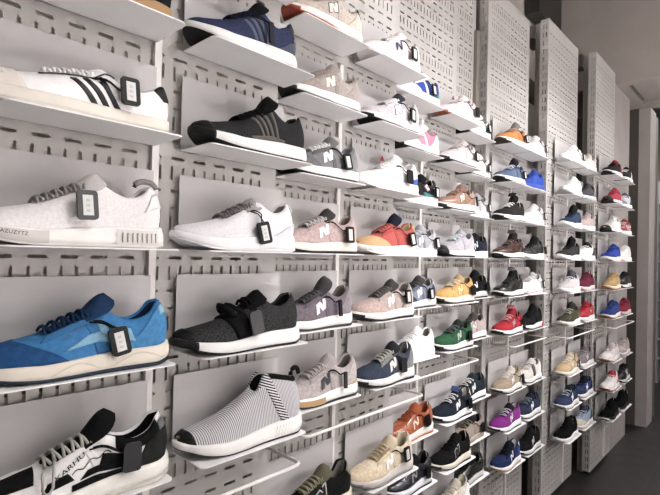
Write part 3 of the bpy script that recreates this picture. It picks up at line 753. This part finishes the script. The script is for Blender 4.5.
 ('c11', 1): R(U='e5e1e0', K='eeebea', T='d9d5d4', G='d0cccb', X='efedec', M='f0eeed', O='1f1f20', B='242425', I='aaa6a5', um='mesh', desc='whitish runner with black toe bumper', notag=1),
 ('c11', 2): R(U='3556c9', K='3556c9', T='2e4dba', G='2a46a8', X='3f60d0', M='f0eeee', O='e6e4e4', I='24357d', um='mesh', desc='cobalt blue mesh runner with white sole in the last bay', notag=1),
 ('c11', 3): R(U='c9a468', T='c79f60', K='ceab72', G='b8945c', X='d9bd8d', M='ecdfc8', O='b5703d', I='8d7248', desc='ochre suede runner with brown outsole in the last bay', notag=1),
 ('c11', 4): R(U='394f9d', T='364b96', K='4259a8', G='2f4286', X='4a60ae', M='efe9e2', O='b06a3f', I='283768', desc='blue suede sneaker with brown gum sole', notag=1),
 ('c11', 5): R(U='e0d5d3', T='efeae8', K='d9cdcb', E='cdbfbd', G='cfc3c1', X='d9cfcd', M='efe9e6', O='b9785c', I='a89a98', um='leather', desc='blush white sneaker with copper outsole', notag=1),
 ('c11', 6): R(U='ece7e5', T='f0ecea', K='c82c38', G='c22a36', X='efeae8', M='efeae9', O='c92c38', I='a82530', um='leather', desc='white sneaker with red sole and red collar', notag=1),
 ('c11', 7): R(U='121213', T='101011', K='141415', G='0e0e0f', X='141415', M='1d1d1e', O='e2e0df', I='0d0d0e', um='suede', desc='all black runner on the lowest shelf of the last bay', notag=1),
 ('c12', -1): R(U='2a292a', K='e6e4e3', T='252425', G='222122', X='e9e7e6', M='efedec', O='2a2929', I='1d1c1d', um='mesh', desc='black and white runner at the far end of the top row', notag=1),
 ('c12', 0): R(U='cfd0d6', K='3f4a66', T='8f93a0', G='5a6076', X='e6e6ea', M='f0eeee', O='3a4258', I='3a4054', um='mesh', desc='silver and navy runner beside the pinkish red one', notag=1),
 ('c12', 1): R(U='c23a48', K='c8424f', T='bd3643', G='b03340', X='eae4e4', M='f0eceb', O='e2d9d8', I='8a2a34', um='leather', extra=x_redpattern, desc='red sneaker with white patterned overlays', notag=1),
 ('c12', 2): R(U='ece8e5', T='eeebe8', K='efece9', G='e0dcd9', X='efece9', M='f0eeeb', O='e6e3df', I='c5c0bc', um='leather', desc='white high heeled collar sneaker beside the cobalt mesh runner', notag=1, hs=1.12),
 ('c12', 3): R(U='232325', T='1f1f21', K='2a2a2c', G='161617', X='3a3a3c', M='e6e4e3', O='1f1f20', I='141415', um='leather', desc='black leather sneaker beside the ochre suede one', notag=1, hs=1.1),
 ('c12', 4): R(U='a02a44', T='9a273f', K='a8304a', G='861f36', X='a8344d', M='d9c9cc', O='b5a3a6', I='232021', desc='crimson suede runner beside the gum soled blue one', notag=1),
 ('c12', 5): R(U='c0afac', T='bba9a6', K='c8b8b5', G='a99896', X='cdbfbc', M='e6e0dd', O='cdc2be', I='8a7b79', um='leather', hs=1.08, desc='beige pink sneaker beside the blush white one', notag=1),
 ('c12', 6): R(U='232527', K='232527', T='1f2123', G='1b1c1e', X='55585c', M='dcdad9', O='232425', I='17181a', um='leather', extra=x_whitestripes, desc='black sneaker with pale side stripes', notag=1),
 ('c12', 7): R(U='171718', K='171718', T='141415', G='111112', X='1d1d1e', KT='cfcdcb', M='1f1f20', O='c9c7c5', I='101011', um='suede', desc='black sneaker with white heel tab on the lowest shelf', notag=1),
}
# a shorter form of each label, for the things that belong to one shoe
def short(key): return LIST[key]['desc'] if key in LIST else None

# ------------------------------------------------------------------ wall panels with punched slots
PM = mat('b2aeab', 'metal')
def panel_sheet(x0, x1, y, z0, z1):
    """sheet facing -y, punched with rows of slots: wide dashes above and below a row of upright ones"""
    bm = bmesh.new()
    bands = []
    k = math.floor((z0-HC)/.1)-1
    while HC+.0023+k*.1 < z1:
        o = HC+.0023+k*.1
        for a, b, ty in ((o-.086, o-.0795, 'h'), (o-.0625, o-.0325, 'v'), (o-.0205, o-.014, 'h')):
            if a > z0+.012 and b < z1-.012: bands.append((a, b, ty))
        k += 1
    bands.sort()
    pitch = .0247
    n = int((x1-x0-.03)/(2*pitch)); st = x0+((x1-x0)-n*2*pitch)/2
    def q(xa, xb, za, zb_):
        bm.faces.new([bm.verts.new(p) for p in ((xa, y, za), (xb, y, za), (xb, y, zb_), (xa, y, zb_))])
    zc = z0
    for a, b, ty in bands:
        q(x0, x1, zc, a)
        if ty == 'h': holes = [(st+2*pitch*i+.0105, st+2*pitch*i+.0390) for i in range(n)]
        else: holes = [(st+pitch*i+pitch/2-.0027, st+pitch*i+pitch/2+.0027) for i in range(2*n)]
        xc = x0
        for xa, xb in holes:
            q(xc, xa, a, b); xc = xb
            # punched edge
            dp = .0022
            for (p0, p1) in (((xa, a), (xb, a)), ((xb, a), (xb, b)), ((xb, b), (xa, b)), ((xa, b), (xa, a))):
                bm.faces.new([bm.verts.new(p) for p in ((p0[0], y, p0[1]), (p1[0], y, p1[1]), (p1[0], y+dp, p1[1]), (p0[0], y+dp, p0[1]))])
            c = .0022                          # rounded corners
            for (cx, cz, sx, sz) in ((xa, a, 1, 1), (xb, a, -1, 1), (xb, b, -1, -1), (xa, b, 1, -1)):
                bm.faces.new([bm.verts.new(p) for p in ((cx, y, cz), (cx+sx*c, y, cz), (cx, y, cz+sz*c))])
        q(xc, x1, a, b)
        zc = b
    q(x0, x1, zc, z1)
    return bm
def flange(x, y0, y1, z0, z1, slots):
    bm = bmesh.new()
    def q(ya, yb, za, zb_):
        bm.faces.new([bm.verts.new(p) for p in ((x, ya, za), (x, yb, za), (x, yb, zb_), (x, ya, zb_))])
    if not slots:
        q(y0, y1, z0, z1); return bm
    z = z0; k = 0
    ys = [y0+.012, y0+.0168, y0+.0278, y0+.0325]
    while z+.05 < z1:
        q(y0, y1, z, z+.02)
        q(y0, ys[0], z+.02, z+.05); q(ys[1], ys[2], z+.02, z+.05); q(ys[3], y1, z+.02, z+.05)
        z += .05
    q(y0, y1, z, z1)
    return bm
PZ0, PZ1 = HC-1.465, HC+1.468
PANELS = {'A': (-.16, .752, 'perforated white wall panel behind the blue suede runner', .43),
          'B': (.785, 1.376, 'perforated white wall panel behind the coral red runner', 1.068),
          'C': (1.43, 2.042, 'perforated white wall panel behind the green suede runner', 1.728),
          'D': (2.065, 2.378, 'narrow perforated white wall panel behind the plain tan suede sneaker', None),
          'E': (2.392, 2.958, 'perforated white wall panel behind the purple suede runner', 2.688),
          'F': (2.996, 3.575, 'perforated white wall panel behind the olive green runner', 3.352),
          'G': (3.695, 4.222, 'last perforated white wall panel, behind the ochre suede runner', 4.010)}
for p, (x0, x1, lab, rib) in PANELS.items():
    y = D[p]
    r = thing('perforated_panel', lab, 'wall panel', ((x0+x1)/2, y+.05, 0), 0, 'perforated wall panels')
    def loc(b):
        b.transform(Matrix.Translation((-(x0+x1)/2, -y-.05, 0))); return b
    obj('slotted_sheet', loc(panel_sheet(x0, x1, y, PZ0, PZ1)), PM, r)
    obj('side_flange', loc(flange(x0, y, y+.05, PZ0, PZ1, True)), PM, r)
    obj('side_flange', loc(flange(x1, y, y+.05, PZ0, PZ1, False)), PM, r)
    b = box(x0, x1, y, y+.05, PZ1-.002, PZ1); obj('top_cap', loc(b), PM, r)
    b = bmesh.new(); bx(b, x0+.03, x0+.07, y+.05, y+.09, 0, PZ1); bx(b, x1-.07, x1-.03, y+.05, y+.09, 0, PZ1)
    obj('rear_uprights', loc(b), mat('8d8884', 'metal'), r)
    if rib:
        obj('upright_strip', loc(box(rib+.004, rib+.018, y-.011, y, PZ0+.02, HC+.58)), mat('e4dfdc', 'metal'), r)

# ------------------------------------------------------------------ shelves
SM = mat('f6f4f4', 'metal')
BM = mat('b8b5b5', 'metal')
def board_mesh(w, d, th, r=.012, n=4):
    bm = bmesh.new()
    pts = [(0, 0), (w, 0)]                    # rear corners at y=0, front at y=-d
    pts += [(w-r+r*math.cos(a), -d+r-r*math.sin(a)) for a in [PI/2*i/n for i in range(n+1)]]
    pts += [(r-r*math.sin(a), -d+r-r*math.cos(a)) for a in [PI/2*i/n for i in range(n+1)]]
    lo = [bm.verts.new((x, y, -th)) for x, y in pts]; hi = [bm.verts.new((x, y, 0)) for x, y in pts]
    bm.faces.new(lo[::-1]); bm.faces.new(hi)
    for i in range(len(pts)):
        j = (i+1) % len(pts); bm.faces.new((lo[i], lo[j], hi[j], hi[i]))
    return bm
def shelf(key, label):
    c, r = key; p, xa, xb = COLS[c]
    y = D[p]; z = rowz(r); w = xb-xa
    t = thing('shelf', label, 'shelf', (xa, y, z), 0, 'single sneaker shelves')
    yo = -.013
    b = board_mesh(w, SD+yo-.0005, .0022); b.transform(Matrix.Translation((0, yo, 0)))
    obj('shelf_board', b, SM, t)
    obj('back_plate', box(0, w, yo-.0018, yo, -.0022, .150), BM, t)
    b = bmesh.new()
    for x in (.03, w-.05): bx(b, x, x+.02, yo+.0002, -.0006, .03, .05)
    obj('hooks', b, SM, t)
    return t
SHELF_ROWS = {'c0': range(0, 5), 'c1': range(-1, 5), 'c2': range(-1, 6), 'c3': range(-1, 6), 'c4': range(-1, 7), 'c5': range(-1, 8)}
for c in COLS:
    for r in SHELF_ROWS.get(c, range(-1, 8)):
        k = (c, r)
        if k in LIST:
            d = LIST[k]['desc']
            lab = 'white metal shelf under the '+' '.join(d.split()[:11])
        else:
            lab = 'white metal shelf cut by the top edge above the navy knit running shoe'
        shelf(k, lab)

# ------------------------------------------------------------------ wire bars below the fourth row
RODS = {'A': (.20, .742, 'white wire hanging bar beneath the laceless sock sneaker'),
        'B': (.850, 1.398, 'white wire hanging bar beneath the slate blue runner'),
        'C': (1.480, 2.072, 'white wire hanging bar beneath the green suede runner'),
        'E': (2.50, 2.985, 'white wire hanging bar beneath the bright red suede runner'),
        'F': (3.04, 3.60, 'white wire hanging bar beneath the olive green runner'),
        'G': (3.76, 4.36, 'white wire hanging bar beneath the gum soled blue suede sneaker')}
for p, (x0, x1, lab) in RODS.items():
    y = D[p]; z = HC-.462; r = .018
    pts = [(x0, -.001, 0), (x0, -SD+r, 0)]
    pts += [(x0+r-r*math.cos(a), -SD+r-r*math.sin(a), 0) for a in [PI/2*i/4 for i in range(1, 5)]]
    pts += [(x1-r+r*math.sin(a), -SD+r-r*math.cos(a), 0) for a in [PI/2*i/4 for i in range(0, 5)]]
    pts += [(x1, -.001, 0)]
    b = bmesh.new(); tube(b, [(q[0]-x0, q[1], q[2]) for q in pts], .0042, 8)
    o = obj('hanging_bar', b, mat('e6e3e1', 'metal'), None, True)
    o.location = (x0, y, z)
    tag(o, lab, 'bar', 'wire hanging bars')

# ------------------------------------------------------------------ place the sneakers and their tags
TAGN = 0
def security_tag(key, root, S, spec):
    t = spec.get('tagt', .28); hz = spec.get('tagh', .045)
    q = .16
    p = S.pt(t, q, .006); out = min(S.pt(t, k/50, 0).y for k in range(3, 18))
    base = Vector((p.x, min(p.y, out-.006, S.yc(t)-S.wb(t)-.0140), S.zt(t)-S.st(t)+hz+.008))
    M = root.matrix_basis
    tilt = random.uniform(-.22, .12)
    e = thing('security_tag', 'black security tag tied on the '+' '.join(spec['desc'].split()[:10]), 'tag', M @ base, 0, 'security tags on the sneakers')
    e.rotation_euler = (math.radians(-6), tilt, root.rotation_euler.z)
    hw = .0055 if spec.get('tagn') else .0150
    h = .0225
    b = bmesh.new()
    r = .0055 if hw > .01 else .002
    pts = []
    for cx, cz, a0 in ((hw-r, h-r, 0), (-hw+r, h-r, PI/2), (-hw+r, -h+r, PI), (hw-r, -h+r, 1.5*PI)):
        pts += [(cx+r*math.cos(a0+PI/2*i/3), cz+r*math.sin(a0+PI/2*i/3)) for i in range(4)]
    dy = .0026
    F = [b.verts.new((x, -dy, z)) for x, z in pts]; Bk = [b.verts.new((x, dy, z)) for x, z in pts]
    b.faces.new(F); b.faces.new(Bk[::-1])
    for i in range(len(pts)): b.faces.new((F[i], F[(i+1) % len(pts)], Bk[(i+1) % len(pts)], Bk[i]))
    obj('tag_body', b, mat(spec.get('tago', '1d1d1f'), 'plastic'), e)
    if not spec.get('blank') and not spec.get('tagn'):
        pl = obj('paper_label', box(-.0075, .0075, -dy-.0006, -dy+.0002, -.016, .015), mat('d9d8d6', 'plastic'), e)
        b = bmesh.new()
        for i in range(3):
            bx(b, -.003, .0025, -dy-.0009, -dy-.0005, -.011+.008*i, -.007+.008*i)
        obj('label_print', b, mat('c6c5c5', 'plastic'), pl)
    # cord up to the laces
    Mi = (Matrix.Translation(M @ base) @ Matrix.Rotation(root.rotation_euler.z, 4, 'Z') @ Matrix.Rotation(tilt, 4, 'Y') @ Matrix.Rotation(math.radians(-6), 4, 'X')).inverted()
    e.matrix_basis = Mi.inverted()
    b = bmesh.new()
    t1, q1 = (.46, .285) if S.style != 'sock' else (.3, .28)
    for dx in (-.003, .003):
        a = Vector((dx, -.001, h-.001))
        pts = [a]
        for i in range(1, 9):
            k = i/8
            tt = t+(t1-t)*k**.8+dx/S.L; qq = .20+(q1-.20)*k
            pts.append(Mi @ (M @ S.pt(tt, qq, .0052)))
        tube(b, pts, .0013, 4)
    obj('cord', b, mat('1a1a1b', 'lace'), e, True)

SHIFT = {('c1', 4): (.020, .292), ('c1', 3): (.003, .292), ('c1', 2): (-.014, .275), ('c1', 0): (-.025, .252), ('c1', 1): (.012, .275),
         ('c0', 3): (.010, .292), ('c0', 4): (.016, .292), ('c0', 2): (-.010, .29), ('c2', 4): (.016, .282), ('c2', 3): (-.015, .272), ('c2', 2): (0, .282),
         ('c3', 5): (.006, .285), ('c3', 3): (-.008, .282), ('c3', 1): (.004, .285), ('c4', 5): (.004, .268)}
ROT = {('c0', 3): -.01, ('c0', 4): -.012, ('c0', 2): .01, ('c1', 4): -.02}
for key, spec in LIST.items():
    c, r = key; p, xa, xb = COLS[c]
    if r not in SHELF_ROWS.get(c, range(-1, 8)): continue
    n = int(c[1:])
    near = 2 if n <= 3 else 1 if n <= 6 else 1 if n <= 8 else 0
    dx, L = SHIFT.get(key, (0, spec.get('L', .272))); spec['L'] = L
    rot = ROT.get(key, random.uniform(-.035, .03))
    x = xb-.004 if n > 1 else xb-.010
    if n > 5: x = xb-.017+random.uniform(-.008, .003)
    loc = (x+dx-.003-random.uniform(0, .004), D[p]-.013-.0018-.0615, rowz(r)+.0006)
    root = sneaker(key, spec, loc, rot, near)
    if not spec.get('notag'): 
        root_m = Matrix.Translation(loc) @ Matrix.Rotation(rot, 4, 'Z')
        root.matrix_basis = root_m
        security_tag(key, root, SHOES[key][1], spec)

# ------------------------------------------------------------------ the room
WM = mat('a39b97', 'wall')
def wallbox(name, b, m, lab=None):
    return struct(obj(name, b, m), lab)
# floor: large dark tiles with thin joints
fm = bpy.data.materials.new('dark_floor_tiles'); fm.use_nodes = True
nt = fm.node_tree; b = nt.nodes['Principled BSDF']
tc = nt.nodes.new('ShaderNodeTexCoord'); mp = nt.nodes.new('ShaderNodeMapping'); mp.inputs['Location'].default_value = (.12, .25, 0)
br = nt.nodes.new('ShaderNodeTexBrick'); br.offset = 0; br.inputs['Scale'].default_value = 1
br.inputs['Brick Width'].default_value = .9; br.inputs['Row Height'].default_value = .9; br.inputs['Mortar Size'].default_value = .004
br.inputs['Color1'].default_value = rgb('2b2928'); br.inputs['Color2'].default_value = rgb('282726'); br.inputs['Mortar'].default_value = rgb('3a3836')
ns_ = nt.nodes.new('ShaderNodeTexNoise'); ns_.inputs['Scale'].default_value = 9
mr = nt.nodes.new('ShaderNodeMapRange'); mr.inputs['To Min'].default_value = .34; mr.inputs['To Max'].default_value = .5
nt.links.new(tc.outputs['Object'], mp.inputs['Vector']); nt.links.new(mp.outputs['Vector'], br.inputs['Vector'])
nt.links.new(br.outputs['Color'], b.inputs['Base Color']); nt.links.new(tc.outputs['Object'], ns_.inputs['Vector'])
nt.links.new(ns_.outputs['Fac'], mr.inputs['Value']); nt.links.new(mr.outputs['Result'], b.inputs['Roughness'])
wallbox('floor', box(-1.6, 9, -3.0, 2.2, -.05, 0), fm)
wallbox('ceiling', box(-1.6, 9, -3.0, 2.2, 3.75, 3.8), mat('6f6a67', 'wall'))
wallbox('wall_back', box(-1.6, 5.0, 1.50, 1.56, 0, 3.75), mat('b5afa9', 'wall'))
wallbox('absorber_aisle', box(-1.6, 9, -2.2, -2.17, 0, .85), mat('2e2c2b', 'wall'))  # dark sheet added out of view to cut bounce onto the low panels
wallbox('wall_near', box(-1.65, -1.6, -3.0, 2.2, 0, 3.75), WM)
wallbox('wall_aisle', box(-1.6, 9, -2.25, -2.2, 0, 3.75), mat('d9d7d6', 'wall'))
wallbox('wall_far', box(8.9, 9, -3.0, 2.2, 0, 3.75), mat('8d8580', 'wall'))
# dark frame beams seen between the panels, and the plain end panel beyond them
fb = bmesh.new()
for x in (2.36, 2.97, 3.60): bx(fb, x, x+.10, 1.18, 1.24, 0, 2.7)
wallbox('trim_1', fb, mat('8d8880', 'metal'))
b = bmesh.new(); bx(b, -.2, 4.2, 1.27, 1.33, 2.62, 2.74); bx(b, -.2, 4.2, 1.27, 1.33, 1.15, 1.20)
bx(b, 3.14, 3.34, 1.18, 1.26, 2.93, 3.01); bx(b, 4.18, 4.29, 1.18, 1.26, 3.06, 3.16)
wallbox('trim_2', b, mat('5d5952', 'metal'))
wallbox('wall_end', box(4.235, 4.80, .965, 1.03, 0, 2.92), mat('aaa3a0', 'wall'))
wallbox('trim_3', box(5.13, 5.40, .958, 1.60, 0, 2.90), mat('57524d', 'wall'))
# bulkhead across the aisle with a recessed trough in its underside
b = bmesh.new()
bx(b, 4.30, 4.36, -2.2, 1.50, 2.90, 3.75)
bx(b, 4.36, 4.42, -2.2, 1.50, 2.90, 2.96)
bx(b, 4.98, 5.20, -2.2, 1.50, 2.90, 2.96)
bx(b, 4.42, 4.98, .90, 1.50, 2.90, 2.96)
bx(b, 4.36, 5.20, -2.2, 1.50, 2.96, 2.98)
bx(b, 4.445, 4.955, -2.2, .875, 2.908, 2.93)
wallbox('trim_4', b, mat('a09893', 'wall'))
wallbox('trim_6', box(3.78, 4.29, 1.38, 1.48, 3.42, 3.74), mat('2f2c29', 'metal'))
# pillar past the end panel
wallbox('pillar', box(5.14, 5.40, .868, .957, 0, 2.90), mat('aaa3a0', 'wall'))
wallbox('trim_5', box(5.402, 5.62, .885, 1.60, 0, 2.90), mat('6d6864', 'metal'))

# white table added out of view to bounce light onto shelf undersides
t = thing('bounce_table', 'long white display table in the aisle opposite the sneaker wall', 'table', (2.05, -1.2, 0))
obj('table_top', bevel(box(-2.1, 2.1, -.45, .45, .74, .80), .008, 2), mat('f1efee', 'metal'), t)
for sx in (-1, 1):
    for sy in (-1, 1):
        obj('leg', box(sx*2.0-.03, sx*2.0+.03, sy*.38-.03, sy*.38+.03, 0, .74), mat('f1efee', 'metal'), t)
# far rack glimpsed past the pillar
t = thing('shoe_rack', 'distant shoe rack seen past the pillar', 'shelf', (7.15, .86, 0))
obj('back_board', box(.16, .18, -.28, .26, 0, 2.5), mat('77716d', 'metal'), t)
for y in (-.28, .24): obj('side_post', box(-.02, .18, y, y+.02, 0, 2.5), mat('b1aeae', 'metal'), t)
for i in range(9): obj('rack_shelf', box(-.04, .16, -.26, .24, .30+.24*i, .306+.24*i), mat('d6d3d2', 'metal'), t)
def copy_tree(o, parent=None):
    c = o.copy(); COL.objects.link(c)
    if parent: c.parent = parent
    for ch in list(o.children): copy_tree(ch, c)
    return c
for i, (k, lab) in enumerate((((('c12', 7)), 'black sneaker on the lowest board of the distant rack'), (('c12', 6), 'black striped sneaker on the second board of the distant rack'), (('c11', 7), 'black runner on the third board of the distant rack'),
        (('c9', 2), 'charcoal knit shoe on the fourth board of the distant rack'), (('c10', 2), 'white and black sneaker on the fifth board of the distant rack'), (('c11', 1), 'whitish runner on the sixth board of the distant rack'),
        (('c12', 1), 'red patterned sneaker on the seventh board of the distant rack'), (('c12', 2), 'white sneaker on the eighth board of the distant rack'), (('c12', -1), 'black and white runner on the top board of the distant rack'))):
    o = copy_tree(SHOES[k][0])
    o.matrix_basis = Matrix.Translation((7.19, 1.065, .3065+.24*i)) @ Matrix.Rotation(PI/2+.12, 4, 'Z')
    o['label'] = lab; o['group'] = 'sneakers on the distant rack'
# ------------------------------------------------------------------ lamps
def spot(name, loc, target, power, size, blend=.6, radius=.06, col=(1, .97, .96)):
    l = bpy.data.lights.new(name, 'SPOT'); l.energy = power; l.spot_size = math.radians(size); l.spot_blend = blend
    l.shadow_soft_size = radius; l.color = col
    o = bpy.data.objects.new(name, l); COL.objects.link(o)
    o.location = loc
    o.rotation_euler = (Vector(target)-Vector(loc)).to_track_quat('-Z', 'Y').to_euler()
    return o
def area(name, loc, target, power, sx, sy, col=(1, .972, .966)):
    l = bpy.data.lights.new(name, 'AREA'); l.shape = 'RECTANGLE'; l.size = sx; l.size_y = sy; l.energy = power; l.color = col
    o = bpy.data.objects.new(name, l); COL.objects.link(o)
    o.location = loc
    o.rotation_euler = (Vector(target)-Vector(loc)).to_track_quat('-Z', 'Y').to_euler()
    return o
spot('track_spot', (1.2, -.75, 3.3), (.95, .9, 1.35), 42, 60, .7)
spot('track_spot', (2.2, -.65, 3.3), (1.75, 1.1, 1.42), 105, 54, .75)
spot('track_spot', (3.3, -.6, 3.3), (2.75, 1.1, 1.55), 112, 52, .75)
spot('track_spot', (4.1, -.7, 3.3), (3.7, 1.0, 1.7), 50, 48, .75)
for x in (.4, 1.5, 2.6, 3.7):                # added spots that make the unseen table bounce fill upward
    spot('table_spot', (x, -1.35, 3.3), (x, -1.15, .8), 1300 if x > .5 else 950, 48, .5)
area('ceiling_fill', (1.6, -1.0, 3.7), (1.6, -.9, 0), 10, 4, 1.2)  # broad overhead fill added for ambient light, not a ceiling fixture
for x in (0, 1.3, 2.6, 3.9):                 # fill lamps added so the unseen opposite wall bounces light
    area('wall_fill', (x, -1.5, 3.0), (x, -2.2, 1.45), 18 if x > .5 else 8, .7, .12)
area('cove_lamp', (1.2, 1.36, 3.6), (1.2, 1.36, 0), 6, 3.2, .1)   # behind the panels
area('aisle_panel', (6.8, .2, 3.6), (6.8, .4, 0), 45, 1.5, 1.0)
w = bpy.data.worlds.new('World'); SC.world = w; w.use_nodes = True
w.node_tree.nodes['Background'].inputs['Color'].default_value = (.9, .88, .86, 1)
w.node_tree.nodes['Background'].inputs['Strength'].default_value = .05

# ------------------------------------------------------------------ camera
f, yaw, pitch, roll = 479.98, .7535, .0145, .0244
c_, s_ = math.cos(yaw), math.sin(yaw)
fw = Vector((c_, s_, 0)); rt = Vector((s_, -c_, 0)); up = Vector((0, 0, 1))
d = fw*math.cos(pitch)+up*math.sin(pitch); u = -fw*math.sin(pitch)+up*math.cos(pitch)
X = rt*math.cos(roll)+u*math.sin(roll); Y = -rt*math.sin(roll)+u*math.cos(roll)
cam = bpy.data.cameras.new('camera'); cam.sensor_width = 36; cam.lens = f/660*36; cam.clip_start = .02; cam.clip_end = 50
co = bpy.data.objects.new('camera', cam); COL.objects.link(co)
M = Matrix((X, Y, -d)).transposed().to_4x4(); M.translation = (0, 0, HC)
co.matrix_world = M
SC.camera = co
SC.view_settings.view_transform = 'Standard'; SC.view_settings.look = 'None'
SC.view_settings.exposure = 0.64; SC.view_settings.gamma = 1
